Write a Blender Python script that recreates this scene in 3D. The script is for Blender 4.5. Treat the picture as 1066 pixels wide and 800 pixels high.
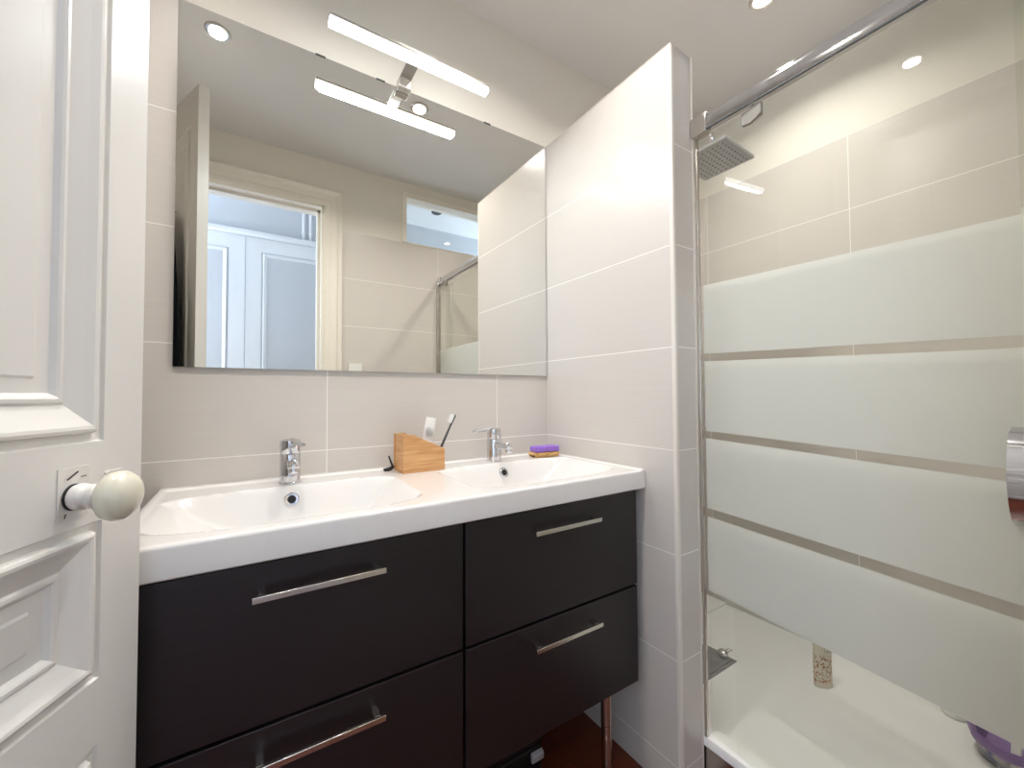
import bpy, bmesh, math, random
from mathutils import Vector, Matrix
from math import sin, cos, pi, radians
random.seed(4)
for o in list(bpy.data.objects): bpy.data.objects.remove(o)
S = bpy.context.scene
C = S.collection

# ------------------------------------------------------------------ camera
YAW, PIT, ROL, FPX = 0.5731, 0.0266, -0.0055, 425.12
CAM = Vector((-1.0343, -1.3332, 1.1529))
f = Vector((sin(YAW)*cos(PIT), cos(YAW)*cos(PIT), sin(PIT)))
r0 = Vector((cos(YAW), -sin(YAW), 0)); u0 = r0.cross(f)
r = cos(ROL)*r0 + sin(ROL)*u0; u = -sin(ROL)*r0 + cos(ROL)*u0
cd = bpy.data.cameras.new('camera'); cam = bpy.data.objects.new('camera', cd); C.objects.link(cam)
m = Matrix((r, u, -f)).transposed().to_4x4(); m.translation = CAM
cam.matrix_world = m
cd.sensor_fit = 'HORIZONTAL'; cd.sensor_width = 36; cd.lens = FPX/1066*36; cd.clip_start = 0.01
S.camera = cam

# ------------------------------------------------------------------ world, lights, exposure
S.view_settings.view_transform = 'Standard'; S.view_settings.look = 'None'
S.view_settings.gamma = 1; S.view_settings.use_curve_mapping = False
S.view_settings.exposure = 0.34
w = bpy.data.worlds.new('world'); S.world = w; w.use_nodes = True
bg = w.node_tree.nodes['Background']; bg.inputs[0].default_value = (.75, .82, 1, 1); bg.inputs[1].default_value = .25

def lamp(name, kind, loc, energy, col, size=.05, rot=(0, 0, 0), shape='DISK', sy=None, spread=None):
    l = bpy.data.lights.new(name, kind); l.energy = energy; l.color = col
    if kind == 'AREA':
        l.shape = shape; l.size = size
        if sy: l.size_y = sy
        if spread: l.spread = spread
    else: l.shadow_soft_size = size
    o = bpy.data.objects.new(name, l); C.objects.link(o); o.location = loc; o.rotation_euler = rot
    return o
WARM = (1, .95, .895)
SPOTS = [(-1.15, -.62), (-.325, -.61), (.535, -.61)]
SPOT_E = (5.4, 5.4, 5.2)
BAR_E = 3.0
HALL_E = 125
for i, (x, y) in enumerate(SPOTS):
    lamp('spotlight_lamp', 'AREA', (x, y, 2.588), SPOT_E[i], WARM, .055, spread=radians(142))
lamp('hallway_daylight', 'AREA', (-2.9, -1.9, 1.6), HALL_E, (.78, .87, 1), .8, (0, -pi/2-.5, 0), 'RECTANGLE', 1.8)
lamp('hallway_daylight', 'AREA', (2.4, -1.9, 1.6), HALL_E*.8, (.78, .87, 1), .8, (0, pi/2+.5, 0), 'RECTANGLE', 1.8)

# ------------------------------------------------------------------ materials
def lin(c):
    return tuple(((v/255)/12.92 if v/255 <= .04045 else ((v/255+.055)/1.055)**2.4) for v in c) + (1,)
def mat(name, col, rough=.5, metal=0, **k):
    m = bpy.data.materials.new(name); m.use_nodes = True
    b = m.node_tree.nodes['Principled BSDF']
    b.inputs['Base Color'].default_value = lin(col); b.inputs['Roughness'].default_value = rough
    b.inputs['Metallic'].default_value = metal
    for kk, v in k.items(): b.inputs[kk.replace('_', ' ')].default_value = v
    return m
class N:
    def __init__(s, m): s.t = m.node_tree; s.b = s.t.nodes['Principled BSDF']
    def n(s, typ, **k):
        x = s.t.nodes.new(typ)
        for a, v in k.items(): setattr(x, a, v)
        return x
    def l(s, a, b): s.t.links.new(a, b)
    def math(s, op, a, b=None, c=None):
        x = s.n('ShaderNodeMath', operation=op)
        for i, v in enumerate((a, b, c)):
            if v is None: continue
            if isinstance(v, (int, float)): x.inputs[i].default_value = v
            else: s.l(v, x.inputs[i])
        return x.outputs[0]
    def mix(s, fac, a, b):
        x = s.n('ShaderNodeMix', data_type='RGBA')
        for v, i in ((fac, 0), (a, 6), (b, 7)):
            if isinstance(v, (int, float)): x.inputs[i].default_value = v
            elif isinstance(v, tuple): x.inputs[i].default_value = v
            else: s.l(v, x.inputs[i])
        return x.outputs[2]
    def pos(s):
        g = s.n('ShaderNodeNewGeometry'); sp = s.n('ShaderNodeSeparateXYZ'); s.l(g.outputs['Position'], sp.inputs[0])
        return g.outputs['Position'], sp.outputs
    def bump(s, h, strength, dist=.002):
        x = s.n('ShaderNodeBump'); x.inputs['Strength'].default_value = strength; x.inputs['Distance'].default_value = dist
        s.l(h, x.inputs['Height']); s.l(x.outputs[0], s.b.inputs['Normal'])
def add_noise(m, scale=(40, 40, 40), amt=.06, bump=0, detail=3, obj=False):
    k = N(m); p, _ = k.pos()
    if obj: tc = k.n('ShaderNodeTexCoord'); p = tc.outputs['Object']
    mp = k.n('ShaderNodeMapping'); mp.inputs['Scale'].default_value = scale; k.l(p, mp.inputs[0])
    nz = k.n('ShaderNodeTexNoise'); nz.inputs['Scale'].default_value = 1; nz.inputs['Detail'].default_value = detail
    k.l(mp.outputs[0], nz.inputs[0])
    c = k.b.inputs['Base Color'].default_value[:]
    d = tuple(v*(1-amt) for v in c[:3]) + (1,)
    e = tuple(min(1, v*(1+amt)) for v in c[:3]) + (1,)
    k.l(k.mix(nz.outputs[0], d, e), k.b.inputs['Base Color'])
    if bump: k.bump(nz.outputs[0], bump)
    return m
TILE, GROUT, PAINT = (205, 198, 190), (243, 240, 234), (230, 225, 214)
def tile_mat(name, axis, phase, pitch=.6, top=2.19):
    m = mat(name, TILE, .3); k = N(m); p, s = k.pos()
    def line(v, ph, pt, w):
        a = k.math('FRACT', k.math('ADD', k.math('DIVIDE', k.math('SUBTRACT', v, ph), pt), .5))
        a = k.math('MULTIPLY', k.math('ABSOLUTE', k.math('SUBTRACT', a, .5)), pt)
        return k.math('LESS_THAN', a, w)
    g = line(s[2], .09, .3, .0014)
    if axis: g = k.math('MAXIMUM', g, line(s[axis == 'Y'], phase, pitch, .0014))
    up = k.math('GREATER_THAN', s[2], top)
    mp = k.n('ShaderNodeMapping'); mp.inputs['Scale'].default_value = (3, 3, 180); k.l(p, mp.inputs[0])
    nz = k.n('ShaderNodeTexNoise'); nz.inputs['Scale'].default_value = 1; k.l(mp.outputs[0], nz.inputs[0])
    tc = k.mix(nz.outputs[0], lin((210, 204, 197)), lin((217, 211, 204)))
    col = k.mix(up, k.mix(g, tc, lin(GROUT)), lin(PAINT))
    k.l(col, k.b.inputs['Base Color'])
    gg = k.math('MAXIMUM', g, up)
    k.l(k.math('MULTIPLY_ADD', gg, .35, .27), k.b.inputs['Roughness'])
    k.bump(k.math('SUBTRACT', 1, g), .35, .001)
    return m
M = {}
M['tile_x'] = tile_mat('tiled_wall_stacked_x', 'X', -.2375, .5965)
M['tile_y'] = tile_mat('tiled_wall_stacked_y', 'Y', -.71)
M['tile_rear'] = tile_mat('tiled_wall_rear', 'X', .085, .645)
M['tile_p'] = tile_mat('tiled_partition', None, 0, top=9)
M['ceil'] = add_noise(mat('ceiling_paint', (226, 224, 221), .45), (6, 6, 6), .01)
M['hallpaint'] = add_noise(mat('hallway_paint', (205, 210, 216), .6), (5, 5, 5), .01)
M['hallceil'] = add_noise(mat('hallway_ceiling_paint', (232, 236, 240), .6), (5, 5, 5), .01)
M['white'] = add_noise(mat('white_gloss_paint', (232, 229, 224), .28), (25, 25, 8), .012, .08)
M['casing'] = add_noise(mat('casing_paint', (240, 234, 222), .35), (25, 25, 8), .012, .05)
M['ceramic'] = add_noise(mat('white_ceramic', (236, 233, 230), .05, Coat_Weight=.5, Coat_Roughness=.03), (8, 8, 8), .006)
M['tray'] = add_noise(mat('white_acrylic_tray', (248, 248, 247), .22), (12, 12, 12), .01)
M['chrome'] = add_noise(mat('chrome', (215, 215, 218), .07, 1), (30, 30, 30), .02)
M['satin'] = add_noise(mat('satin_steel', (205, 200, 194), .25, 1), (4, 4, 90), .03)
M['darkchrome'] = add_noise(mat('dark_slot', (22, 22, 24), .4), (30, 30, 30), .05)
M['mirror'] = mat('mirror_silver', (236, 236, 232), 0, 1)
M['mirror_edge'] = add_noise(mat('mirror_edge', (70, 72, 70), .3), (50, 50, 50), .1)
M['trim'] = add_noise(mat('corner_trim_plastic', (228, 221, 212), .3), (10, 10, 10), .01)
M['porcelain'] = add_noise(mat('aged_ivory_porcelain', (222, 217, 198), .22, Coat_Weight=.4), (30, 30, 30), .03)
M['oldpaint'] = add_noise(mat('chipped_paint', (228, 224, 218), .45), (200, 200, 200), .03, .25)
M['black'] = add_noise(mat('black_plastic', (22, 22, 24), .35), (60, 60, 60), .1)
M['robe'] = add_noise(mat('black_towelling', (16, 20, 28), .95), (300, 300, 300), .3, .6)
M['purple'] = add_noise(mat('purple_sponge', (146, 108, 206), .45, Subsurface_Weight=.1), (150, 150, 150), .12, .3)
M['purpleband'] = add_noise(mat('purple_plastic', (136, 112, 162), .35), (60, 60, 60), .2)
M['gray'] = add_noise(mat('grey_rubber', (70, 74, 78), .5), (80, 80, 80), .06)
M['headgrey'] = add_noise(mat('brushed_grey_metal', (196, 197, 200), .3, .35), (60, 60, 60), .03)
M['clampgrey'] = add_noise(mat('worn_grey_metal', (158, 154, 148), .35, .4), (60, 60, 60), .03)
M['nozzle'] = add_noise(mat('grey_silicone', (120, 122, 126), .5), (60, 60, 60), .03)
M['bristle'] = add_noise(mat('white_bristles', (238, 238, 236), .7), (400, 400, 400), .05, .3)
M['plwhite'] = add_noise(mat('white_plastic', (236, 235, 231), .35), (30, 30, 30), .01)
M['frostcup'] = mat('clouded_plastic', (225, 226, 222), .35, Transmission_Weight=.35, IOR=1.3)
M['drain'] = add_noise(mat('grey_metal_plate', (150, 150, 150), .4, .15), (200, 10, 10), .1)

def wood(name, a, b, scale=(8, 8, 90), rough=.45):
    m = mat(name, a, rough); k = N(m)
    tc = k.n('ShaderNodeTexCoord'); mp = k.n('ShaderNodeMapping'); mp.inputs['Scale'].default_value = scale
    k.l(tc.outputs['Object'], mp.inputs[0])
    nz = k.n('ShaderNodeTexNoise'); nz.inputs['Scale'].default_value = 1; nz.inputs['Detail'].default_value = 5
    nz.inputs['Distortion'].default_value = .4; k.l(mp.outputs[0], nz.inputs[0])
    rp = k.n('ShaderNodeValToRGB'); rp.color_ramp.elements[0].position = .32; rp.color_ramp.elements[1].position = .68
    rp.color_ramp.elements[0].color = lin(a); rp.color_ramp.elements[1].color = lin(b)
    k.l(nz.outputs[0], rp.inputs[0]); k.l(rp.outputs[0], k.b.inputs['Base Color']); k.bump(nz.outputs[0], .08)
    return m
M['bamboo'] = wood('bamboo', (200, 142, 88), (230, 182, 128), (10, 10, 130))
M['slatwood'] = wood('pale_dish_wood', (196, 150, 88), (222, 182, 124), (60, 60, 200))
M['blackbrown'] = wood('black_brown_veneer', (27, 22, 25), (34, 28, 31), (9, 9, 320), .38)

def parquet():
    m = mat('reddish_parquet', (150, 72, 38), .3); k = N(m); p, s = k.pos()
    br = k.n('ShaderNodeTexBrick'); k.l(p, br.inputs[0]); br.offset = .5
    for nme, v in (('Scale', 1), ('Brick Width', .34), ('Row Height', .065), ('Mortar Size', .0012)): br.inputs[nme].default_value = v
    br.inputs['Color1'].default_value = lin((124, 56, 30)); br.inputs['Color2'].default_value = lin((98, 42, 24))
    br.inputs['Mortar'].default_value = lin((40, 18, 12))
    mp = k.n('ShaderNodeMapping'); mp.inputs['Scale'].default_value = (6, 90, 6); k.l(p, mp.inputs[0])
    nz = k.n('ShaderNodeTexNoise'); nz.inputs['Scale'].default_value = 1; nz.inputs['Detail'].default_value = 4; k.l(mp.outputs[0], nz.inputs[0])
    k.l(k.mix(k.math('MULTIPLY', nz.outputs[0], .5), br.outputs[0], lin((84, 34, 20))), k.b.inputs['Base Color'])
    return m
M['parquet'] = parquet()

def emit(name, col, st):
    m = bpy.data.materials.new(name); m.use_nodes = True; b = m.node_tree.nodes['Principled BSDF']
    b.inputs['Base Color'].default_value = (.9, .9, .9, 1)
    b.inputs['Emission Color'].default_value = tuple(col)+(1,); b.inputs['Emission Strength'].default_value = st
    return m
M['led'] = emit('led_diffuser', (.88, .96, 1), 5)
M['bulb'] = emit('spot_bulb', WARM, 12)

GZ = [(1.481, 9.), (1.264, 1.262+.012), (1.249, 1.274)]
def glass_mat(name, frosted=True):
    """clear sheet with frosted bands along its height (object coords, z=0 is the pane's own reference)"""
    m = bpy.data.materials.new(name); m.use_nodes = True; t = m.node_tree
    for n_ in list(t.nodes): t.nodes.remove(n_)
    n = lambda ty: t.nodes.new(ty); L = t.links.new
    out = n('ShaderNodeOutputMaterial')
    tr = n('ShaderNodeBsdfTransparent'); tr.inputs[0].default_value = (.972, .982, .962, 1)
    gl = n('ShaderNodeBsdfGlossy'); gl.inputs['Roughness'].default_value = 0.0; gl.inputs[0].default_value = (1, 1, 1, 1)
    fr = n('ShaderNodeFresnel'); fr.inputs[0].default_value = 1.5
    ge = n('ShaderNodeNewGeometry'); ff = n('ShaderNodeMath'); ff.operation = 'SUBTRACT'; ff.inputs[0].default_value = 1; L(ge.outputs['Backfacing'], ff.inputs[1])
    fm = n('ShaderNodeMath'); fm.operation = 'MULTIPLY'; L(fr.outputs[0], fm.inputs[0]); L(ff.outputs[0], fm.inputs[1]); fr = fm
    mx = n('ShaderNodeMixShader'); L(fr.outputs[0], mx.inputs[0]); L(tr.outputs[0], mx.inputs[1]); L(gl.outputs[0], mx.inputs[2])
    if not frosted:
        L(mx.outputs[0], out.inputs[0]); return m
    di = n('ShaderNodeBsdfDiffuse'); di.inputs[0].default_value = lin((226, 228, 222))
    tl = n('ShaderNodeBsdfTranslucent'); tl.inputs[0].default_value = lin((244, 246, 240))
    a = n('ShaderNodeMixShader'); a.inputs[0].default_value = .45; L(di.outputs[0], a.inputs[1]); L(tl.outputs[0], a.inputs[2])
    tr2 = n('ShaderNodeBsdfTransparent')
    a2 = n('ShaderNodeMixShader'); a2.inputs[0].default_value = .18; L(a.outputs[0], a2.inputs[1]); L(tr2.outputs[0], a2.inputs[2])
    gl2 = n('ShaderNodeBsdfGlossy'); gl2.inputs['Roughness'].default_value = .12
    b = n('ShaderNodeMixShader'); L(fr.outputs[0], b.inputs[0]); L(a2.outputs[0], b.inputs[1]); L(gl2.outputs[0], b.inputs[2])
    tc = n('ShaderNodeTexCoord'); sp = n('ShaderNodeSeparateXYZ'); L(tc.outputs['Object'], sp.inputs[0])
    def mth(op, x, y):
        q = n('ShaderNodeMath'); q.operation = op
        for i, v in enumerate((x, y)):
            if isinstance(v, (int, float)): q.inputs[i].default_value = v
            else: L(v, q.inputs[i])
        return q.outputs[0]
    z = mth('SUBTRACT', sp.outputs[2], mth('MULTIPLY', sp.outputs[1], .038))
    mask = mth('MULTIPLY', mth('LESS_THAN', z, 1.481), mth('GREATER_THAN', z, .570))
    for lo, hi in ((1.251, 1.274), (1.019, 1.042), (.785, .812)):
        inside = mth('MULTIPLY', mth('GREATER_THAN', z, lo), mth('LESS_THAN', z, hi))
        mask = mth('MULTIPLY', mask, mth('SUBTRACT', 1, inside))
    f_ = n('ShaderNodeMixShader'); L(mask, f_.inputs[0]); L(mx.outputs[0], f_.inputs[1]); L(b.outputs[0], f_.inputs[2])
    L(f_.outputs[0], out.inputs[0]); return m
M['bandglass'] = glass_mat('banded_frosted_glass')
M['clearglass'] = glass_mat('clear_glass', False)

# ------------------------------------------------------------------ helpers
def box(bm, x0, x1, y0, y1, z0, z1, mi=0, Mx=None):
    v = [bm.verts.new((x, y, z)) for x in (x0, x1) for y in (y0, y1) for z in (z0, z1)]
    if Mx is not None:
        for q in v: q.co = Mx @ q.co
    for idx in ((0, 1, 3, 2), (4, 6, 7, 5), (0, 4, 5, 1), (2, 3, 7, 6), (0, 2, 6, 4), (1, 5, 7, 3)):
        fc = bm.faces.new([v[i] for i in idx]); fc.material_index = mi
    return v
def prism(bm, pts, axis, a, b, mi=0):
    """extrude a 2D polygon along axis ('x','y','z') from a to b"""
    def P(p, t):
        return {'x': (t, p[0], p[1]), 'y': (p[0], t, p[1]), 'z': (p[0], p[1], t)}[axis]
    A = [bm.verts.new(P(p, a)) for p in pts]; B = [bm.verts.new(P(p, b)) for p in pts]
    n = len(pts); bm.faces.new(A[::-1]).material_index = mi; bm.faces.new(B).material_index = mi
    for i in range(n): bm.faces.new((A[i], A[(i+1) % n], B[(i+1) % n], B[i])).material_index = mi
def lathe(bm, prof, seg=32, Mx=None, mi=0):
    rings = []
    for rr, z in prof:
        rings.append([bm.verts.new((rr*cos(2*pi*i/seg), rr*sin(2*pi*i/seg), z)) for i in range(seg)])
    for A, B in zip(rings, rings[1:]):
        for i in range(seg): bm.faces.new((A[i], A[(i+1) % seg], B[(i+1) % seg], B[i])).material_index = mi
    if prof[0][0] > 1e-6: bm.faces.new(rings[0][::-1]).material_index = mi
    if prof[-1][0] > 1e-6: bm.faces.new(rings[-1]).material_index = mi
    if Mx is not None:
        for R in rings:
            for q in R: q.co = Mx @ q.co
def tube(bm, pts, rad, seg=14, cap=True, sq=None):
    pts = [Vector(p) for p in pts]; rings = []
    rad = rad if isinstance(rad, (list, tuple)) else [rad]*len(pts)
    prev = None
    for i, p in enumerate(pts):
        d = (pts[min(i+1, len(pts)-1)]-pts[max(i-1, 0)]).normalized()
        a = prev if prev is not None else (Vector((0, 0, 1)) if abs(d.z) < .9 else Vector((1, 0, 0)))
        a = (a - d*a.dot(d)).normalized(); b = d.cross(a); prev = a
        rings.append([bm.verts.new(p + a*cos(2*pi*k/seg)*rad[i] + b*sin(2*pi*k/seg)*rad[i]*(sq or 1)) for k in range(seg)])
    for A, B in zip(rings, rings[1:]):
        for k in range(seg): bm.faces.new((A[k], A[(k+1) % seg], B[(k+1) % seg], B[k]))
    if cap: bm.faces.new(rings[0][::-1]); bm.faces.new(rings[-1])
def axisM(loc, d):
    """matrix taking +Z to direction d at loc"""
    q = Vector((0, 0, 1)).rotation_difference(Vector(d).normalized())
    return Matrix.Translation(Vector(loc)) @ q.to_matrix().to_4x4()
def obj(name, bm, m, parent=None, bevel=0, smooth=False, seg=2, wn=False):
    bmesh.ops.recalc_face_normals(bm, faces=bm.faces[:])
    me = bpy.data.meshes.new(name); bm.to_mesh(me); bm.free()
    for x in (m if isinstance(m, (list, tuple)) else [m]): me.materials.append(x)
    o = bpy.data.objects.new(name, me); C.objects.link(o)
    if parent is not None:
        o.parent = parent
        if parent.type == 'MESH': pass
    if bevel:
        b = o.modifiers.new('bevel', 'BEVEL'); b.width = bevel; b.segments = seg; b.limit_method = 'ANGLE'; b.angle_limit = radians(40)
        b.harden_normals = False
    if smooth or bevel:
        for p in me.polygons: p.use_smooth = True
        me.set_sharp_from_angle(angle=radians(35))
    return o
def B(): return bmesh.new()
def tag(o, label, cat, group=None):
    o['label'] = label; o['category'] = cat
    if group: o['group'] = group
    return o
def thing(name, label, cat, loc=(0, 0, 0), rz=0, group=None):
    o = bpy.data.objects.new(name, None); C.objects.link(o); o.location = loc; o.rotation_euler = (0, 0, rz)
    o.empty_display_size = .05
    return tag(o, label, cat, group)
def struct(name, bm, m, parent=None, bevel=0, label=None):
    o = obj(name, bm, m, parent, bevel)
    if parent is None: o['kind'] = 'structure'
    if label: o['label'] = label
    return o

# ------------------------------------------------------------------ the setting
YW = .008      # tiled face of the mirror wall
YR = -1.36     # rear wall's room face
XL, XR, ZC = -1.75, .98, 2.60
XO0, XO1, ZO = -1.545, -.66, 2.31     # doorway
TX0, TX1, TZ0, TZ1 = -.145, .62, 2.19, 2.505   # transom window

bm = B(); box(bm, -3.2, 2.7, -2.5, .3, -.08, 0); struct('floor', bm, M['parquet'])
bm = B(); box(bm, XL-.1, XR+.1, YR-.1, YW+.1, ZC, ZC+.1)
struct('ceiling', bm, M['ceil'])
bm = B(); box(bm, XL-.1, XR+.1, YW, YW+.12, 0, ZC); struct('wall_front', bm, M['tile_x'])
bm = B(); box(bm, XL-.1, XL, YR-.1, YW, 0, ZC); struct('wall_left', bm, M['tile_y'])
bm = B(); box(bm, XR, XR+.1, YR-.1, YW, 0, ZC); struct('wall_right', bm, M['tile_y'])
bm = B()
box(bm, XL, XO0, YR-.1, YR, 0, ZC); box(bm, XO0, XO1, YR-.1, YR, ZO, ZC)
box(bm, XO1, TX0, YR-.1, YR, 0, ZC); box(bm, TX0, TX1, YR-.1, YR, 0, TZ0); box(bm, TX0, TX1, YR-.1, YR, TZ1, ZC)
box(bm, TX1, XR, YR-.1, YR, 0, ZC)
struct('wall_rear', bm, M['tile_rear'])
bm = B(); box(bm, 0, .105, -.601, YW, 0, 2.187); struct('wall_partition', bm, M['tile_p'])
bm = B()
prism(bm, [(-.0012, -.590), (-.0012, -.599), (.001, -.6022), (.010, -.6022), (.010, -.600), (.0, -.600), (.0, -.590)], 'z', 0, 2.19)
prism(bm, [(.1062, -.590), (.1062, -.599), (.104, -.6022), (.097, -.6022), (.097, -.600), (.105, -.600), (.105, -.590)], 'z', 0, 2.19)
struct('trim_1', bm, M['trim'])
bm = B(); box(bm, -.0012, .1062, -.6022, YW, 2.187, 2.1895); struct('trim_2', bm, M['trim'])

# door casing on the room side, with jamb lining
def casing(bm, x0, x1, z1, z0, y, wd, face):
    """moulded architrave around an opening, profile in (distance, depth)"""
    prof = [(0, 0), (0, .012), (.01, .016), (.034, .016), (.04, .012), (wd-.03, .014), (wd-.022, .022), (wd-.008, .026), (wd, .022), (wd, 0)]
    sgn = face
    def P(d, h, k):
        if k == 0: return (x0-d, y+sgn*h, z0)
        if k == 1: return (x0-d, y+sgn*h, z1+d)
        if k == 2: return (x1+d, y+sgn*h, z1+d)
        return (x1+d, y+sgn*h, z0)
    rows = [[bm.verts.new(P(d, h, k)) for k in range(4)] for d, h in prof]
    for A, Bq in zip(rows, rows[1:]):
        for k in range(3): bm.faces.new((A[k], A[k+1], Bq[k+1], Bq[k]))
bm = B(); casing(bm, XO0, XO1, ZO, 0, YR, .105, 1)
box(bm, XO0, XO0+.002, YR-.1, YR+.012, 0, ZO); box(bm, XO1-.012, XO1, YR-.1, YR+.012, 0, ZO); box(bm, XO0, XO1, YR-.1, YR+.012, ZO-.012, ZO)
box(bm, XO1-.028, XO1-.012, YR-.1, YR-.04, 0, ZO-.012); box(bm, XO0, XO1, YR-.1, YR-.04, ZO-.028, ZO-.012)
struct('trim_3', bm, M['casing'])
# transom
bm = B()
box(bm, TX0-.03, TX0+.002, YR-.101, YR+.006, TZ0, TZ1+.03); box(bm, TX0, TX1, YR-.101, YR+.006, TZ1-.003, TZ1+.03)
box(bm, TX0, TX1, YR-.1, YR+.003, TZ0, TZ0+.006)
w1 = struct('window_1', bm, M['casing'])
bm = B(); box(bm, TX0+.002, TX1, YR-.062, YR-.056, TZ0+.006, TZ1-.003)
obj('pane', bm, M['clearglass'], w1)
# hallway behind the camera
bm = B(); box(bm, -3.2, 2.7, -2.42, -2.32, 0, 2.75); struct('wall_hallway', bm, M['hallpaint'])
bm = B(); box(bm, -3.2, 2.7, -2.42, YR-.1, 2.74, 2.84); struct('ceiling_hallway', bm, M['hallceil'])
bm = B(); box(bm, XL, XR, YR-.12, YR-.1001, ZC, 2.74); box(bm, -3.2, XL, YR-.2, YR-.1001, 0, 2.74); box(bm, XR, 2.7, YR-.2, YR-.1001, 0, 2.74)
struct('wall_hallway_side', bm, M['hallpaint'])

# ------------------------------------------------------------------ panelled doors
PROF = [(0, 0), (.002, -.004), (.011, -.005), (.0135, .003), (.017, .0042), (.021, .0035), (.030, -.001), (.048, -.009), (.051, -.0065), (.055, -.0062), (.058, -.008), (.062, -.013), (.078, -.013), (.081, -.011)]
def panel_face(bm, L, H, panels, y, sgn, stile):
    """face in local coords: x along door 0..L, z up; y plane, outward sign"""
    zs = sorted({0, H} | {z for p in panels for z in p})
    xs = [0, stile, L-stile, L]
    for i in range(3):
        for j in range(len(zs)-1):
            if i == 1 and (zs[j], zs[j+1]) in panels: continue
            bm.faces.new([bm.verts.new(c) for c in ((xs[i], y, zs[j]), (xs[i+1], y, zs[j]), (xs[i+1], y, zs[j+1]), (xs[i], y, zs[j+1]))])
    for z0, z1 in panels:
        rows = []
        for d, h in PROF:
            rows.append([bm.verts.new(c) for c in ((stile+d, y+sgn*h, z0+d), (L-stile-d, y+sgn*h, z0+d), (L-stile-d, y+sgn*h, z1-d), (stile+d, y+sgn*h, z1-d))])
        for A, Bq in zip(rows, rows[1:]):
            for k in range(4): bm.faces.new((A[k], A[(k+1) % 4], Bq[(k+1) % 4], Bq[k]))
        bm.faces.new(rows[-1])
def panel_door(name, L, H, T, panels, m, stile=.067):
    bm = B()
    panel_face(bm, L, H, panels, 0, -1, stile)       # front face looks to -y
    panel_face(bm, L, H, panels, T, 1, stile)
    for q in (((0, 0), (0, T)), ((L, T), (L, 0))):
        (xa, ya), (xb, yb) = q
        bm.faces.new([bm.verts.new(c) for c in ((xa, ya, 0), (xa, ya, H), (xb, yb, H), (xb, yb, 0))])
    for z in (0, H): bm.faces.new([bm.verts.new(c) for c in ((0, 0, z), (L, 0, z), (L, T, z), (0, T, z))])
    bmesh.ops.remove_doubles(bm, verts=bm.verts[:], dist=1e-5)
    me_o = obj(name, bm, m)
    return me_o
BETA = radians(24)
E_ = Vector((-1.166, -.53, 0)); dd = Vector((sin(BETA), cos(BETA), 0)); nn = Vector((cos(BETA), -sin(BETA), 0))
# local x runs from the free edge back to the hinge: -dd ; local -y is the face normal nn
door = panel_door('door_1', .90, 2.292, .035, [(.10, .70), (.783, .986), (1.088, 2.16)], M['white'])
door['kind'] = 'structure'
Md = Matrix(((-dd.x, -nn.x, 0, E_.x), (-dd.y, -nn.y, 0, E_.y), (0, 0, 1, .008), (0, 0, 0, 1)))
door.matrix_world = Md
# knob on the door, local: s from edge, z, out = -y
def KM(s, z, out=0): return axisM((s, -out, z-.008), (0, -1, 0))
ks, kz = .111, 1.033
bm = B(); box(bm, ks-.022, ks+.020, -.0012, 0, kz-.034, kz+.028); box(bm, ks-.074, ks-.046, -.002, 0, kz+.010, kz+.014)
obj('lock_plate', bm, M['oldpaint'], door, .0005)
bm = B(); lathe(bm, [(.0, 0), (.0154, 0), (.0159, .001), (.0156, .0022), (.0148, .0025), (0, .0025)], 28, KM(ks, kz, .001))
obj('knob_rose', bm, M['darkchrome'], door, smooth=True)
bm = B(); lathe(bm, [(0, .004), (.0145, .004), (.0160, .008), (.0155, .014), (.0125, .017), (.0125, .019), (.015, .022), (.0152, .027), (.012, .031), (.0115, .034), (0, .034)], 28, KM(ks, kz))
k_ = obj('knob_shank', bm, M['oldpaint'], door, smooth=True); k_['label'] = 'chipped white painted shank of the knob'
bm = B(); pr = [(0, .031), (.012, .031), (.017, .033), (.0235, .0375), (.0282, .042), (.0300, .0485), (.0290, .0550), (.0245, .0615), (.017, .0662), (.0085, .0686), (0, .069)]
lathe(bm, pr, 40, KM(ks, kz)); k_ = obj('door_knob', bm, M['porcelain'], door, smooth=True); k_['label'] = 'ivory porcelain knob'
# chips of missing paint at the plate
bm = B()
for (s, z, a, l, t) in ((ks+.003, kz+.026, .5, .016, .0014), (ks-.012, kz+.023, 0, .007, .001), (ks+.012, kz-.02, 1.2, .005, .0008)):
    box(bm, -l/2, l/2, -.0032, -.0024, -t/2, t/2, 0, Matrix.Translation((s, 0, z-.008)) @ Matrix.Rotation(a, 4, 'Y'))
obj('paint_chip', bm, M['darkchrome'], door)

# bathrobe on the back of the door
bm = B()
ns, nz_ = 40, 34
rows = []
for j in range(nz_+1):
    t = j/nz_; z = 1.86 - t*1.05
    wid = .03 + .135*min(1, t*2.4)**.8; cs = .215 - .022*t; dep = .022 + .018*min(1, t*3)
    row = []
    for i in range(ns):
        a = 2*pi*i/ns
        fold = 1 + .10*sin(5*a+t*2) + .05*sin(9*a+1)
        row.append(bm.verts.new((cs + wid*cos(a)*fold, .038+dep+.004 + dep*sin(a)*min(1.0, fold), z-.008)))
    rows.append(row)
for A, Bq in zip(rows, rows[1:]):
    for i in range(ns): bm.faces.new((A[i], A[(i+1) % ns], Bq[(i+1) % ns], Bq[i]))
bm.faces.new(rows[0]); bm.faces.new(rows[-1][::-1])
rb = obj('bathrobe', bm, M['robe'], smooth=True); rb.matrix_world = Md
tag(rb, 'black towelling bathrobe hanging on the back of the white door, seen in the mirror', 'bathrobe')
bm = B(); tube(bm, [(.215, .03, 1.87), (.215, .06, 1.862), (.215, .07, 1.866), (.215, .074, 1.88)], .004, 10)
hk = obj('hook', bm, M['chrome'], door, smooth=True)

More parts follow.
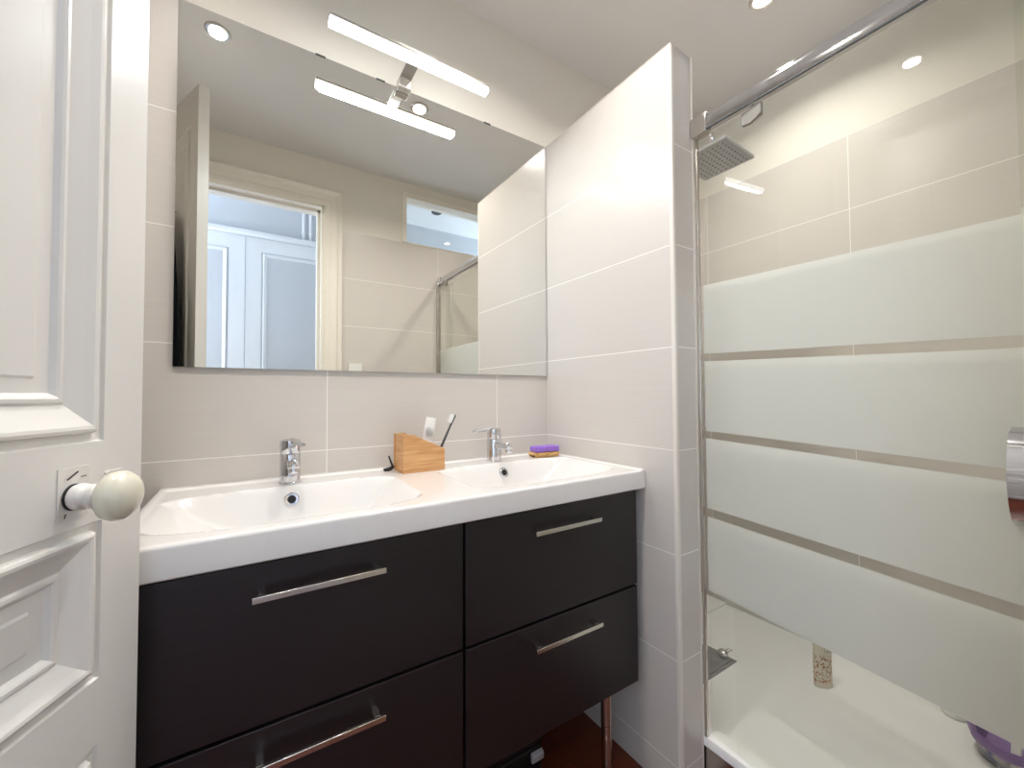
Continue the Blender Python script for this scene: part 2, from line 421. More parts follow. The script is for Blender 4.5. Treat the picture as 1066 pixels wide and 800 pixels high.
# hallway panelled doors
for i, xx in enumerate((-1.93, -1.06, -.19)):
    d2 = panel_door('door_2' if i == 0 else 'door_%d' % (i+2), .865, 2.36, .04, [(.10, .95), (1.03, 2.26)], M['hallceil'], .10)
    d2['kind'] = 'structure'; d2.location = (xx+.865, -2.316, .002); d2.rotation_euler = (0, 0, pi)
bm = B(); box(bm, -2.0, .75, -2.319, -2.27, 2.365, 2.40); struct('trim_4', bm, M['hallceil'], bevel=.006)
for x, lab in ((-.675, 'left white heating pipe in the hallway, seen through the doorway in the mirror'), (-.625, 'right white heating pipe in the hallway, seen through the doorway in the mirror')):
    bm = B(); tube(bm, [(0, 0, 0), (0, 0, .336)], .011, 14)
    for z in (.06, .28): lathe(bm, [(.011, z-.006), (.016, z-.006), (.016, z+.006), (.011, z+.006)], 14)
    o = obj('heating_pipe', bm, M['hallceil'], smooth=True); o.location = (x, -2.298, 2.402); tag(o, lab, 'pipe')
# switch on the rear wall
t = thing('light_switch', 'white square switch plate on the tiles beside the doorway, at the mirror foot', 'switch', (-.472, YR, 1.315))
bm = B(); box(bm, -.041, .041, 0, .009, -.041, .041); obj('plate', bm, M['plwhite'], t, .003)
bm = B(); prism(bm, [(.009, -.028), (.015, -.026), (.011, .028), (.009, .028)], 'x', -.028, .028); obj('rocker', bm, M['plwhite'], t, .001)

# ------------------------------------------------------------------ ceiling spots
SL = ['recessed ceiling spotlight above the left washbasin, nearest the door', 'recessed ceiling spotlight in the middle, above the right washbasin', 'recessed ceiling spotlight over the shower']
for i, (x, y) in enumerate(SPOTS):
    t = thing('ceiling_spotlight', SL[i], 'spotlight', (x, y, ZC), group='recessed ceiling spotlights')
    bm = B(); lathe(bm, [(.030, -.001), (.032, -.006), (.041, -.006), (.044, -.003), (.044, 0), (.030, 0), (.030, -.001)], 36)
    obj('bezel', bm, M['satin'], t, smooth=True)
    bm = B(); lathe(bm, [(0, -.0045), (.018, -.004), (.029, -.002), (.029, 0), (0, 0)], 32); obj('bulb', bm, M['bulb'], t, smooth=True)
t = thing('ceiling_spotlight', 'unlit grey spotlight in the hallway ceiling, seen through the transom window', 'spotlight', (.320, -1.955, 2.74))
bm = B(); lathe(bm, [(0, -.016), (.03, -.016), (.043, -.008), (.043, 0), (0, 0)], 28); obj('bezel', bm, M['gray'], t, smooth=True)

# ------------------------------------------------------------------ mirror
mi = thing('wall_mirror', 'large frameless rectangular mirror on the tiled wall above the double washbasin', 'mirror', (-.6, YW, 1.2296))
bm = B(); box(bm, -1.197+.6, -.003+.6, -YW, -.0004, 0, .958, 1)
for fc in bm.faces:
    if all(abs(v.co.y+YW) < 1e-6 for v in fc.verts): fc.material_index = 0
obj('glass', bm, [M['mirror'], M['mirror_edge']], mi)
for x in (-.86, -.68, -.28):
    bm = B(); box(bm, x-.014+.6, x+.014+.6, -YW-.0015, -.001, .955, .9605); obj('clip', bm, M['mirror_edge'], mi, .0005)

# mirror light
t = thing('mirror_light', 'slim lit LED bar on a chrome arm clamped to the top of the mirror', 'lamp', (-.607, 0, 2.1876))
bm = B(); box(bm, -.251, .251, -.150, -.121, .012, .020); obj('housing', bm, M['satin'], t, .002)
bm = B(); box(bm, -.250, .250, -.1485, -.1225, -.006, .0118); obj('diffuser', bm, M['led'], t, .002)
bm = B(); prism(bm, [(-.122, .014), (-.122, .019), (-.010, .019), (.004, .015), (.004, .0), (-.006, .0), (-.008, .011), (-.020, .014)], 'x', -.019, .019); obj('arm', bm, M['satin'], t, .001)
bm = B(); box(bm, -.022, .022, -.030, -.001, -.016, .016); obj('clamp', bm, M['satin'], t, .004)
bm = B(); box(bm, -.06, .06, -.148, -.124, .0202, .028); obj('driver_cover', bm, M['plwhite'], t, .002)
BL = lamp('mirror_light_glow', 'AREA', (-.607, -.1355, 2.176), BAR_E, (.90, .96, 1), .48, (0, 0, 0), 'RECTANGLE', .02)

# ------------------------------------------------------------------ vanity cabinet
v = thing('vanity_cabinet', 'black-brown vanity cabinet with four drawers on chrome legs under the double washbasin', 'cabinet', (-.62, -.24, 0))
ox, oy = .62, .24
VX0, VX1, VZ0, VZ1, VF = -1.212, -.037, .292, .8615, -.462
bm = B()
box(bm, VX0+ox, VX0+.018+ox, VF+oy, -.01+oy, VZ0, VZ1); box(bm, VX1-.018+ox, VX1+ox, VF+oy, -.01+oy, VZ0, VZ1)
box(bm, VX0+.018+ox, VX1-.018+ox, VF+.002+oy, -.01+oy, VZ0, VZ0+.018); box(bm, -.625+ox, -.607+ox, VF+.004+oy, -.01+oy, VZ0+.018, VZ1)
box(bm, VX0+.018+ox, VX1-.018+ox, -.02+oy, -.01+oy, VZ0+.018, VZ1)
box(bm, VX0+.018+ox, VX1-.018+ox, VF+.004+oy, VF+.02+oy, VZ1-.02, VZ1)
obj('body', bm, M['blackbrown'], v)
for (x0, x1) in ((-1.214, -.6205), (-.6125, -.035)):
    for (z0, z1) in ((.5785, .8585), (.287, .5715)):
        bm = B(); box(bm, x0+ox, x1+ox, -.481+oy, -.4635+oy, z0, z1)
        bx0, bx1 = x0+.03+ox, x1-.03+ox
        box(bm, bx0, bx1, -.4635+oy, -.12+oy, z0+.02, z0+.03); box(bm, bx0, bx0+.01, -.4635+oy, -.12+oy, z0+.03, z0+.16); box(bm, bx1-.01, bx1, -.4635+oy, -.12+oy, z0+.03, z0+.16)
        d = obj('drawer', bm, M['blackbrown'], v, .0012)
        cx = (-.914 if x0 < -1 else -.3235)+ox; cz = .808 if z0 > .5 else .523
        bm = B(); box(bm, cx-.112, cx+.112, -.514+oy, -.507+oy, cz-.0055, cz+.0055)
        for s in (-1, 1): box(bm, cx+s*.098-.006, cx+s*.098+.006, -.5072+oy, -.4808+oy, cz-.005, cz+.005)
        h = obj('handle', bm, M['satin'], d, .001)
for x in (-1.15, -.118):
    for y in (-.428, -.06):
        bm = B(); tube(bm, [(x+ox, y+oy, .012), (x+ox, y+oy, .16)], .0155, 24); tube(bm, [(x+ox, y+oy, .162), (x+ox, y+oy, .2925)], .0165, 24)
        lg = obj('leg', bm, M['satin'], v, smooth=True)
        bm = B(); lathe(bm, [(0, 0), (.02, 0), (.021, .004), (.019, .0125), (0, .0125)], 24, Matrix.Translation((x+ox, y+oy, 0))); obj('foot', bm, M['black'], lg, smooth=True)

# ------------------------------------------------------------------ double washbasin
X0, X1, Y0, Y1, ZT, ZB = -1.220, -.002, -.4895, YW-.001, .919, .8622
BAS = [(-1.195, -.682, -.448, -.118), (-.548, -.035, -.448, -.118)]
def sm(t): t = max(0, min(1, t)); return t*t*(3-2*t)
def top_z(x, y):
    z = ZT
    e = min(x-X0, X1-x, y-Y0)
    # raised lip at the back and both ends
    l = max(sm((y+.028)/.010), sm((X0+.022-x)/.010), sm((x-(X1-.022))/.010))
    z += .004*l
    for k, (a, b, c_, d_) in enumerate(BAS):
        if a < x < b and c_ < y < d_:
            wl, wr = (.20, .13) if k == 0 else (.15, .20)
            dx = max(0, 1-(x-a)/wl, 1-(b-x)/wr); dy = max(0, 1-(y-c_)/.075, 1-(d_-y)/.055)
            q = (dx**2.3 + dy**2.3)**(1/2.3)
            t = 1-q
            if t > 0:
                s_ = 1-(1-min(1, t))**2.0
                z -= .088*sm(t*1.4+.0)*.55 + .088*.45*s_
    r_ = .007
    if e < r_: z -= r_-math.sqrt(max(0, r_*r_-(r_-e)**2))
    return z
def axis_pts(a, b, step, fine):
    p = [a, a+.0006, a+.002, a+.004, a+.007]; n = int((b-a-.014)/step)
    p += [a+.007+(b-a-.014)*i/n for i in range(1, n)]
    p += [b-.007, b-.004, b-.002, b-.0006, b]
    return p
xs = axis_pts(X0, X1, .005, 0); ys = axis_pts(Y0, Y1, .005, 0)
bm = B()
G = [[bm.verts.new((x, y, top_z(x, y))) for y in ys] for x in xs]
nx, ny = len(xs), len(ys)
for i in range(nx-1):
    for j in range(ny-1): bm.faces.new((G[i][j], G[i+1][j], G[i+1][j+1], G[i][j+1]))
per = [(i, 0) for i in range(nx)] + [(nx-1, j) for j in range(1, ny)] + [(i, ny-1) for i in range(nx-2, -1, -1)] + [(0, j) for j in range(ny-2, 0, -1)]
prev = [G[i][j] for i, j in per]
for ins, z in ((0, ZB+.003), (.003, ZB), (.02, ZB)):
    cur = []
    for i, j in per:
        x = min(max(xs[i], X0+ins), X1-ins); y = min(max(ys[j], Y0+ins), Y1-ins); cur.append(bm.verts.new((x, y, z)))
    for k in range(len(per)): bm.faces.new((prev[k], cur[k], cur[(k+1) % len(per)], prev[(k+1) % len(per)]))
    prev = cur
bmesh.ops.triangulate(bm, faces=[]) 
def shift(bm_, dx, dy, dz):
    for q in bm_.verts: q.co += Vector((dx, dy, dz))
sink = thing('double_washbasin', 'glossy white ceramic double washbasin top on the black-brown vanity', 'washbasin', (-.614, -.24, ZB))
shift(bm, .614, .24, -ZB)
ob = obj('basin_top', bm, M['ceramic'], sink, smooth=True)
for p in ob.data.polygons: p.use_smooth = True
for bx in (-.938, -.295):
    # find the point on the basin's back wall at z .884
    y = -.12
    while top_z(bx, y) > .886: y -= .0005
    h = .002; nrm = Vector((0, (top_z(bx, y)-top_z(bx, y+h))/h, 1)).normalized()
    Mo = axisM((bx+.614, y+.24, top_z(bx, y)-ZB-.0), nrm)
    bm = B(); lathe(bm, [(.0095, .001), (.010, .004), (.015, .0045), (.0175, .002), (.018, -.003), (.0095, -.003), (.0095, .001)], 36, Mo); ring = obj('overflow_ring', bm, M['chrome'], sink, smooth=True)
    bm = B(); lathe(bm, [(0, .0012), (.0096, .0012), (.0096, -.001), (0, -.001)], 24, Mo); obj('overflow_hole', bm, M['darkchrome'], ring)
    zb = top_z(bx, -.29)
    bm = B(); lathe(bm, [(0, .006), (.012, .006), (.02, .004), (.022, .0), (0, 0)], 30, Matrix.Translation((bx+.614, -.29+.24, zb-ZB))); obj('drain', bm, M['chrome'], sink, smooth=True)

# ------------------------------------------------------------------ taps
def tap(x, label, lever):
    z0 = ZT
    t = thing('mixer_tap', label, 'tap', (x, -.070, z0), group='chrome mixer taps')
    bm = B(); lathe(bm, [(0, 0), (.0275, 0), (.0275, .003), (.0255, .0045), (.0255, .0765), (.0245, .078), (0, .078)], 40); obj('body', bm, M['chrome'], t, smooth=True)
    bm = B(); lathe(bm, [(0, .0795), (.0245, .0795), (.0252, .081), (.0252, .108), (.024, .114), (.018, .1165), (0, .117)], 40); cap = obj('cartridge_cap', bm, M['chrome'], t, smooth=True)
    L = Vector((cos(lever), sin(lever), 0)); a = L*.016+Vector((0, 0, .1125)); e_ = L*.088+Vector((0, 0, .108))
    bm = B(); tube(bm, [a, L*.03+Vector((0, 0, .112)), L*.07+Vector((0, 0, .1085)), L*.082+Vector((0, 0, .108)), e_], [.0095, .0072, .0052, .0056, .0036], 14); obj('lever', bm, M['chrome'], t, smooth=True)
    bm = B()
    prism(bm, [(-.011, .048), (.011, .048), (.0125, .052), (.0125, .064), (.010, .068), (-.010, .068), (-.0125, .064), (-.0125, .052)], 'y', -.018, -.092)
    sp = obj('spout', bm, M['chrome'], t, .002)
    bm = B(); lathe(bm, [(0, -.008), (.009, -.008), (.0115, -.006), (.012, .004), (.0145, .007), (.0145, .020), (.011, .025), (0, .027)], 30, Matrix.Translation((0, -.098, .046)) @ Matrix.Rotation(-.35, 4, 'X')); obj('aerator', bm, M['chrome'], sp, smooth=True)
tap(-.937, 'chrome mixer tap of the left basin, lever turned to the right', radians(-74))
tap(-.297, 'chrome mixer tap of the right basin, beside the bamboo holder, lever to the left', radians(186))

# ------------------------------------------------------------------ bamboo holder with brush
bx = thing('bathroom_organizer', 'bamboo toothbrush holder with sloping top between the two taps', 'holder', (-.579, -.085, ZT), radians(0))
a, b_, H0, H1, th = .067, .047, .1125, .066, .007
bm = B()
side = [(-a, 0), (a, 0), (a, H1), (-a+.035, H0), (-a, H0)]
prism(bm, side, 'y', -b_, -b_+th); prism(bm, side, 'y', b_-th, b_)
box(bm, a-th, a, -b_+th, b_-th, 0, H1-.001)
box(bm, -a+.003, -a+.003+th, -b_+th, b_-th, 0, H0-.001)
box(bm, -a, -a+.004, -b_+th, b_-th, 0, .010)
box(bm, -a+.01, a-th, -b_+th, b_-th, 0, .006)
box(bm, -.012, -.006, -b_+th, b_-th, .006, .080)
obj('box', bm, M['bamboo'], bx, .0012)
# cap strip along the top of the tall part
bm = B(); box(bm, -a, -a+.036, -b_, -b_+th, H0+.0002, H0+.002); box(bm, -a, -a+.036, b_-th, b_, H0+.0002, H0+.002); box(bm, -a, -a+th, -b_+th, b_-th, H0+.0002, H0+.002); obj('top_edge', bm, M['slatwood'], bx)
# toothbrush
p0 = Vector((-.530, -.085, ZT+.012)); p1 = Vector((-.4575, -.090, 1.088))
tb = thing('toothbrush', 'dark grey toothbrush with white bristles leaning in the bamboo holder', 'toothbrush', p0)
dv = p1-p0
bm = B(); tube(bm, [dv*0, dv*.15, dv*.5, dv*.78, dv*.82, dv*.98, dv], [.004, .0048, .0042, .0030, .0038, .0045, .002], 12); obj('handle', bm, M['gray'], tb, smooth=True)
bm = B(); q = axisM((0, 0, 0), dv); perp = (q.to_3x3() @ Vector((1, 0, 0))); perp = Vector((-dv.z, 0, dv.x)).normalized()
n_ = dv.normalized().cross(perp)
R = Matrix((n_, perp, dv.normalized())).transposed().to_4x4(); R.translation = dv*.90
box(bm, -.0055, .0055, .002, .0135, -.014, .015, 0, R); obj('bristles', bm, M['bristle'], tb, .002)
# white tube with flip cap
tt = thing('toothpaste_tube', 'white tube standing upside down in the bamboo holder', 'tube', (-.558, -.072, ZT+.010), radians(10))
Rt = Matrix.Rotation(radians(10), 4, 'Y')
bm = B()
rows = []
for z, hw, hd in ((.0, .012, .010), (.03, .016, .011), (.085, .020, .010), (.110, .0215, .008), (.120, .020, .006), (.150, .0190, .003), (.1535, .0188, .0012)):
    rows.append([bm.verts.new(Rt @ Vector((hw*cos(2*pi*i/24), hd*sin(2*pi*i/24), z))) for i in range(24)])
for A, Bq in zip(rows, rows[1:]):
    for i in range(24): bm.faces.new((A[i], A[(i+1) % 24], Bq[(i+1) % 24], Bq[i]))
bm.faces.new(rows[0][::-1]); bm.faces.new(rows[-1]); obj('sleeve', bm, M['plwhite'], tt, smooth=True)
bm = B(); lathe(bm, [(.0, 0), (.0135, 0), (.0135, .0035), (.011, .0045), (.0, .0045)], 28, Rt @ axisM((-.004, -.0075, .108), (0, -1, 0))); o = obj('emblem', bm, M['frostcup'], tt, smooth=True); o['label'] = 'round translucent grey disc'
# black razor behind the holder
rz = thing('razor', 'small black razor lying at the left side of the bamboo holder', 'razor', (-.657, -.050, ZT))
bm = B(); tube(bm, [(-.022, -.005, .005), (-.004, 0, .006), (.008, .004, .010)], [.004, .006, .004], 12); tube(bm, [(.006, .002, .008), (0, .01, .03), (-.004, .014, .044)], [.004, .003, .0025], 10); obj('handle', bm, M['black'], rz, smooth=True)
bm = B(); box(bm, -.024, -.006, -.012, .004, 0, .008); obj('head', bm, M['black'], rz, .002)

# ------------------------------------------------------------------ soap dish + sponge
sd = thing('soap_dish', 'pale wooden slatted soap dish in the right back corner of the washbasin', 'dish', (-.088, -.088, ZT), radians(-4))
sd.scale = (.88, .9, 1)
bm = B()
for i in range(11):
    xx = -.056+i*.0112
    hw = .038-.010*(abs(i-5)/5)**3
    tube(bm, [(xx, -hw, .012), (xx, hw, .012)], .0058, 12, sq=.95)
for y in (-.022, .022): box(bm, -.058, .058, y-.005, y+.005, 0, .008)
obj('slats', bm, M['slatwood'], sd, smooth=True)
bm = B(); box(bm, -.052, .052, -.025, .025, 0, .021); sp = obj('bath_sponge', bm, M['purple'], None, .004, seg=3); sp.location = (-.083, -.086, ZT+.0182); sp.rotation_euler = (0, 0, radians(-4))
tag(sp, 'purple rectangular sponge lying on the wooden soap dish', 'sponge')

# ------------------------------------------------------------------ dark case under the vanity
cs = thing('storage_case', 'low black case with a chrome latch on the floor under the vanity', 'case', (-.53, -.18, 0))
bm = B(); box(bm, -.266, .266, -.118, .12, 0, .078); obj('body', bm, M['black'], cs, .006)
bm = B(); box(bm, -.268, .268, -.120, .122, .081, .106); obj('lid', bm, M['black'], cs, .006)
bm = B(); prism(bm, [(-.1185, .040), (-.130, .043), (-.131, .062), (-.1185, .070)], 'x', .222, .266); o = obj('latch', bm, M['headgrey'], cs, .003); o['label'] = 'chrome latch'

# ------------------------------------------------------------------ shower
tr = thing('shower_tray', 'flat white shower tray behind the glass, right of the partition', 'shower tray', (.5, -.68, 0))
tx0, tx1, ty0, ty1 = .107, XR-.001, YR+.001, YW-.001
bm = B()
def tray_z(x, y):
    e = min(x-tx0-.052, (y-ty0)-.05)
    z = .142 - .040*sm(e/.020)
    g = min(x-.20, .93-x, -.66+.06-y if False else 9, y+1.28)
    return z
txs = [tx0, tx0+.002, tx0+.006, .155, .160, .164, .168, .172, .178, .19, .3, .5, .7, .9, tx1]
tys = [ty0, ty0+.002, ty0+.01, ty0+.045] + [ty0+.05+i*.004 for i in range(6)] + [-1.2, -.9, -.6, -.3, -.17, ty1]
G = [[bm.verts.new((x-.5, y+.68, tray_z(x, y)-(.003 if x == tx0 else 0))) for y in tys] for x in txs]
for i in range(len(txs)-1):
    for j in range(len(tys)-1): bm.faces.new((G[i][j], G[i+1][j], G[i+1][j+1], G[i][j+1]))
# rim front and underside
F0 = [G[0][j] for j in range(len(tys))]; F1 = [bm.verts.new((tx0-.5, y+.68, .116)) for y in tys]
for j in range(len(tys)-1): bm.faces.new((F0[j], F0[j+1], F1[j+1], F1[j]))
obj('basin', bm, M['tray'], tr, smooth=True)
bm = B(); box(bm, .115-.5, tx1-.5, -.175+.68, ty1+.68, .1005, .112); obj('ledge', bm, M['tray'], tr, .003)
bm = B(); box(bm, .112-.5, .124-.5, YR+.001+.68, -.602+.68, 0, .1155); box(bm, .106-.5, .112-.5, YR+.001+.68, -.602+.68, .0, .012); obj('apron', bm, M['satin'], tr, .001)
# drain cover
bm = B(); box(bm, -.115, .115, -.068, .068, .0, .004); box(bm, -.103, .103, -.056, .056, .0042, .007)
dc = obj('drain_cover', bm, M['drain'], None, .0015); dc.location = (.468, -.372, .1022)
tag(dc, 'grey metal rectangular drain cover in the white shower tray', 'drain cover')
st = thing('plug', 'small clear round plug with two prongs beside the grey drain cover', 'plug', (.556, -.400, .1095))
st.scale = (1.3, 1.3, 1.3)
bm = B(); lathe(bm, [(0, 0), (.009, 0), (.0135, .004), (.015, .010), (.0145, .016), (.009, .021), (0, .0225)], 24); obj('cap', bm, M['chrome'], st, smooth=True)
bm = B()
for s in (-1, 1): tube(bm, [(.012, s*.004, .010), (.036, s*.005-.004, .014)], .0016, 8)
obj('prongs', bm, M['satin'], st, smooth=True)

# bottle
def blotch():
    m = mat('printed_bottle', (214, 204, 186), .35); k = N(m); tc = k.n('ShaderNodeTexCoord')
    s = k.n('ShaderNodeSeparateXYZ'); k.l(tc.outputs['Object'], s.inputs[0])
    nz = k.n('ShaderNodeTexNoise'); nz.inputs['Scale'].default_value = 150; nz.inputs['Detail'].default_value = 4; k.l(tc.outputs['Object'], nz.inputs[0])
    band = k.math('MULTIPLY', k.math('LESS_THAN', s.outputs[2], .115), k.math('GREATER_THAN', s.outputs[2], .018))
    msk = k.math('MULTIPLY', k.math('GREATER_THAN', nz.outputs[0], .55), band)
    c1 = k.mix(k.math('MULTIPLY', s.outputs[2], 9), lin((184, 112, 62)), lin((150, 116, 84)))
    k.l(k.mix(msk, lin((214, 205, 188)), c1), k.b.inputs['Base Color']); return m
M['bottle'] = blotch()
bo = thing('shower_bottle', 'slim beige bottle with brown print standing on the shower tray against the wall', 'bottle', (.708, -.680, .1025), radians(-35))
bm = B(); rows = []
for z, s_ in ((0, .9), (.003, .98), (.008, 1), (.150, 1), (.156, .97), (.160, .86)):
    rows.append([bm.verts.new((.031*s_*cos(a_) , .0165*s_*sin(a_), z)) for a_ in [2*pi*i/36 for i in range(36)]])
for A, Bq in zip(rows, rows[1:]):
    for i in range(36): bm.faces.new((A[i], A[(i+1) % 36], Bq[(i+1) % 36], Bq[i]))
bm.faces.new(rows[0][::-1]); bm.faces.new(rows[-1]); obj('body', bm, M['bottle'], bo, smooth=True)
bm = B(); lathe(bm, [(0, .160), (.0125, .160), (.0125, .172), (.011, .174), (0, .174)], 28); obj('cap', bm, M['plwhite'], bo, smooth=True)
# dark lettering near the top of the bottle (short strokes)
bm = B()
ua = radians(-62)
def stroke(cx, cz, l, t, a_):
    rx = .0222
    ang = ua + cx/.018
    c0 = Vector((.0312*cos(ang), .0167*sin(ang), cz)); nr = Vector((cos(ang)/.0312, sin(ang)/.0167, 0)).normalized(); tg = Vector((-nr.y, nr.x, 0))
    R_ = Matrix((tg, nr, Vector((0, 0, 1)))).transposed().to_4x4(); R_.translation = c0
    box(bm, -l/2, l/2, -.0004, .0004, -t/2, t/2, 0, R_ @ Matrix.Rotation(a_, 4, 'Y'))
for rowz in (.141, .130):
    for k, c_ in enumerate((-.009, -.0045, 0, .0045, .009)):
        stroke(c_-.001, rowz, .0009, .0065, 0)
        stroke(c_, rowz+(.003 if (k+int(rowz*1000)) % 2 else -.003), .0028, .0010, 0)
        if k % 2: stroke(c_, rowz, .003, .0009, .6)
obj('lettering', bm, M['gray'], bo)
# cup against the wall
bm = B(); lathe(bm, [(0, 0), (.031, 0), (.034, .004), (.036, .085), (.034, .085), (.032, .006), (0, .004)], 36)
cu = obj('plastic_cup', bm, M['plwhite'], smooth=True); cu.location = (.912, -.972, .1022)
tag(cu, 'small whitish plastic cup by the shower wall, behind the frosted glass edge', 'cup')
# tub with purple rim
def tubmat():
    m = mat('cloudy_blue_wrap', (170, 178, 196), .3, Transmission_Weight=.25); k = N(m); tc = k.n('ShaderNodeTexCoord')
    nz = k.n('ShaderNodeTexNoise'); nz.inputs['Scale'].default_value = 28; nz.inputs['Detail'].default_value = 3; k.l(tc.outputs['Object'], nz.inputs[0])
    rp = k.n('ShaderNodeValToRGB'); e = rp.color_ramp.elements; e[0].position = .38; e[0].color = lin((84, 96, 140)); e[1].position = .58; e[1].color = lin((212, 210, 208))
    k.l(nz.outputs[0], rp.inputs[0]); k.l(rp.outputs[0], k.b.inputs['Base Color']); k.bump(nz.outputs[0], .6, .004); return m
M['tub'] = tubmat()
tu = thing('toiletry_tub', 'crumpled blue and white tub with a purple rim at the near end of the tray', 'tub', (.79, -1.120, .1022))
tu.scale = (1, 1, .8)
bm = B(); lathe(bm, [(0, 0), (.062, 0), (.074, .008), (.086, .05), (.090, .075), (.087, .075), (.070, .012), (0, .006)], 48)
for q in bm.verts: q.co += Vector((q.co.x, q.co.y, 0))*.06*sin(7*math.atan2(q.co.y, q.co.x)+q.co.z*60)
obj('shell', bm, M['tub'], tu, smooth=True)
bm = B(); lathe(bm, [(.085, .068), (.093, .066), (.100, .078), (.101, .094), (.096, .104), (.090, .100), (.088, .085), (.085, .068)], 48)
for q in bm.verts: q.co.z += .006*sin(2*math.atan2(q.co.y, q.co.x)); q.co += Vector((q.co.x, q.co.y, 0))*.02*sin(9*math.atan2(q.co.y, q.co.x))
obj('rim', bm, M['purpleband'], tu, smooth=True)
bm = B(); box(bm, -.011, .011, -.004, .004, 0, .12)
wp = obj('plastic_scraper', bm, M['plwhite'], None, .003); wp.location = (.690, -1.120, .1045); wp.rotation_euler = (radians(15), radians(8), radians(60))
tag(wp, 'flat white plastic strip leaning against the purple-rimmed tub', 'strip')

# shower head
sh = thing('overhead_shower', 'square chrome overhead shower head on an arm from the partition', 'shower head', (.105, -.50, 2.11))
bm = B(); tube(bm, [(.012, 0, 0), (.20, 0, 0), (.235, 0, -.001), (.256, 0, -.006), (.270, 0, -.018), (.2755, 0, -.034), (.276, 0, -.05)], .0095, 18); obj('arm', bm, M['chrome'], sh, smooth=True)
bm = B(); lathe(bm, [(0, 0), (.028, 0), (.028, .004), (.022, .012), (.0, .012)], 28, axisM((0, 0, 0), (1, 0, 0))); obj('flange', bm, M['chrome'], sh, smooth=True)
bm = B(); lathe(bm, [(0, -.018), (.010, -.016), (.0165, -.008), (.018, 0), (.0165, .008), (.010, .016), (0, .018)], 28, Matrix.Translation((.276, 0, -.055))); obj('ball_joint', bm, M['chrome'], sh, smooth=True)
HS = .094
hc = Matrix.Translation((.283, -.002, -.108)) @ Matrix.Rotation(radians(3), 4, 'Y')
bm = B(); box(bm, -HS, HS, -HS, HS, 0, .012, 0, hc); box(bm, -.025, .025, -.025, .025, .012, .022, 0, hc)
lathe(bm, [(0, .02), (.016, .02), (.012, .040), (0, .040)], 20, hc @ Matrix.Translation((-.005, 0, 0)))
hd = obj('plate', bm, M['headgrey'], sh, .003)
bm = B()
for i in range(9):
    for j in range(9): lathe(bm, [(0, -.003), (.0018, -.003), (.003, .0), (0, 0)], 8, hc @ Matrix.Translation(((i-4)*.0185, (j-4)*.0185, 0)))
o = obj('nozzles', bm, M['nozzle'], hd); o['kind'] = 'stuff'

# screen: rail, profiles, door pane
ra = thing('shower_rail', 'long chrome rail above the frosted glass shower door', 'rail', (.105, -.602, 1.96))
bm = B(); prism(bm, [(-.013, -.022), (.013, -.022), (.0145, -.015), (.0145, .015), (.010, .0235), (-.006, .0235), (-.0125, .017), (-.0145, .008), (-.0145, -.010)], 'y', -.035, -.755); obj('rail', bm, M['chrome'], ra, .002)
bm = B(); box(bm, -.0148, -.010, -.754, -.036, -.0265, -.0225); obj('guide_strip', bm, M['gray'], ra)
bm = B(); box(bm, -.018, .0125, -.050, -.0005, -.032, .026); obj('end_bracket', bm, M['satin'], ra, .002)
bm = B(); box(bm, -.018, .018, -.7575, -.735, -.028, .026); obj('end_bracket', bm, M['satin'], ra, .002)
for y0_, y1_, lab in ((-.6335, -.6025, 'slim chrome wall profile holding the shower glass at the partition edge'), (YR+.0005, YR+.022, 'slim chrome wall profile of the shower glass on the rear wall')):
    pf = thing('wall_profile', lab, 'profile', (.125, (y0_+y1_)/2, .1425))
    hh = (y1_-y0_)/2
    if y0_ > -1:
        bm = B(); box(bm, -.018, -.007, hh-.008, hh, 0, 1.80)
    else:
        bm = B(); box(bm, -.055, -.030, -hh, hh, 0, 1.81)
    obj('strip', bm, M['satin'], pf, .001)
TH = radians(4.5)
sc = thing('shower_door', 'frosted glass shower door with clear stripes and chrome bow handle', 'shower door', (.125, -.614, 0), -TH)
SM = Matrix.Identity(4)
bm = B(); box(bm, -.003, .003, -.665, 0, .150, 1.932)
gp = obj('glass_panel', bm, M['bandglass'], sc); gp.matrix_local = SM
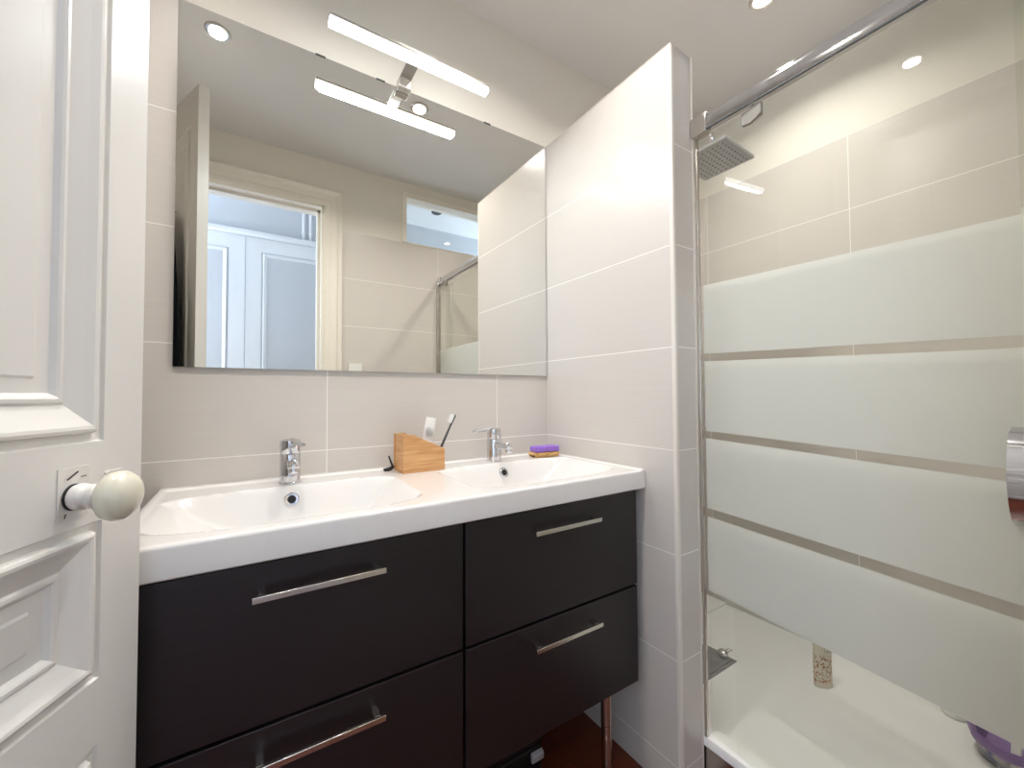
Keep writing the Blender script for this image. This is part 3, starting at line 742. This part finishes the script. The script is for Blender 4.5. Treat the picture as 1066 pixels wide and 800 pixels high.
for s in (.162, .60):
    bm = B()
    prism(bm, [(-s-.027, 1.928), (-s-.027, 1.900), (-s-.012, 1.890), (-s+.004, 1.886), (-s+.027, 1.889), (-s+.027, 1.926)], 'x', -.013, -.0035)
    prism(bm, [(-s-.02, 1.926), (-s-.02, 1.902), (-s+.02, 1.895), (-s+.02, 1.926)], 'x', .0035, .009)
    box(bm, -.0135, -.006, -s-.006, -s+.004, 1.926, 1.9333)
    rc = obj('roller_clamp', bm, M['clampgrey'], sc, .002); rc.matrix_local = SM
# bow handle
bm = B(); pts = []
hs = .606; hz0, hz1 = .925, 1.093
N_ = 22; prof = []
for i in range(N_+1):
    t = i/N_; zz = hz0+(hz1-hz0)*t; q = sin(pi*t)**.45 if 0 < t < 1 else 0
    prof.append((-.0035-.042*q, zz))
inner = [(x+.006 if x < -.02 else x, zz + (.006 if i < 3 else (-.006 if i > N_-3 else 0))) for i, (x, zz) in enumerate(prof)]
poly = prof + [(-.0035, hz1-.008)] + [(-.0035-.037*(sin(pi*(1-i/N_))**.5 if 0 < i < N_ else 0), hz1-.008-(hz1-hz0-.016)*i/N_) for i in range(1, N_)] + [(-.0035, hz0+.008)]
A = [bm.verts.new((p[0], -hs-.011, p[1])) for p in poly]; Bv = [bm.verts.new((p[0], -hs+.011, p[1])) for p in poly]
n = len(poly)
for i in range(n): bm.faces.new((A[i], A[(i+1) % n], Bv[(i+1) % n], Bv[i]))
# side faces as quads between outer and inner curve
no = N_+1
outer = list(range(no)); inn = list(range(no, n))
inn_r = inn[::-1]  # runs bottom to top
for V in (A, Bv):
    for i in range(N_):
        j0 = min(int(round(i*(len(inn_r)-1)/N_)), len(inn_r)-1); j1 = min(int(round((i+1)*(len(inn_r)-1)/N_)), len(inn_r)-1)
        loop = [V[outer[i]], V[outer[i+1]], V[inn_r[j1]]] + ([V[inn_r[j0]]] if j0 != j1 else [])
        try: bm.faces.new(loop)
        except ValueError: pass
hd = obj('handle', bm, M['chrome'], sc, smooth=True)
bm = B()
for zz in (hz0+.008, hz1-.010): lathe(bm, [(0, .003), (.011, .003), (.011, .012), (0, .013)], 24, axisM((0, -hs, zz), (1, 0, 0)))
obj('handle_fixing', bm, M['chrome'], hd, smooth=True)
# narrow fixed pane against the rear wall
fp = thing('fixed_glass_pane', 'narrow fixed frosted glass pane by the rear wall, behind the door pane', 'glass pane', (.135, -1.335, 0))
bm = B(); box(bm, -.003, .003, 0, .115, .1425, 1.93); obj('glass_panel', bm, M['bandglass'], fp)
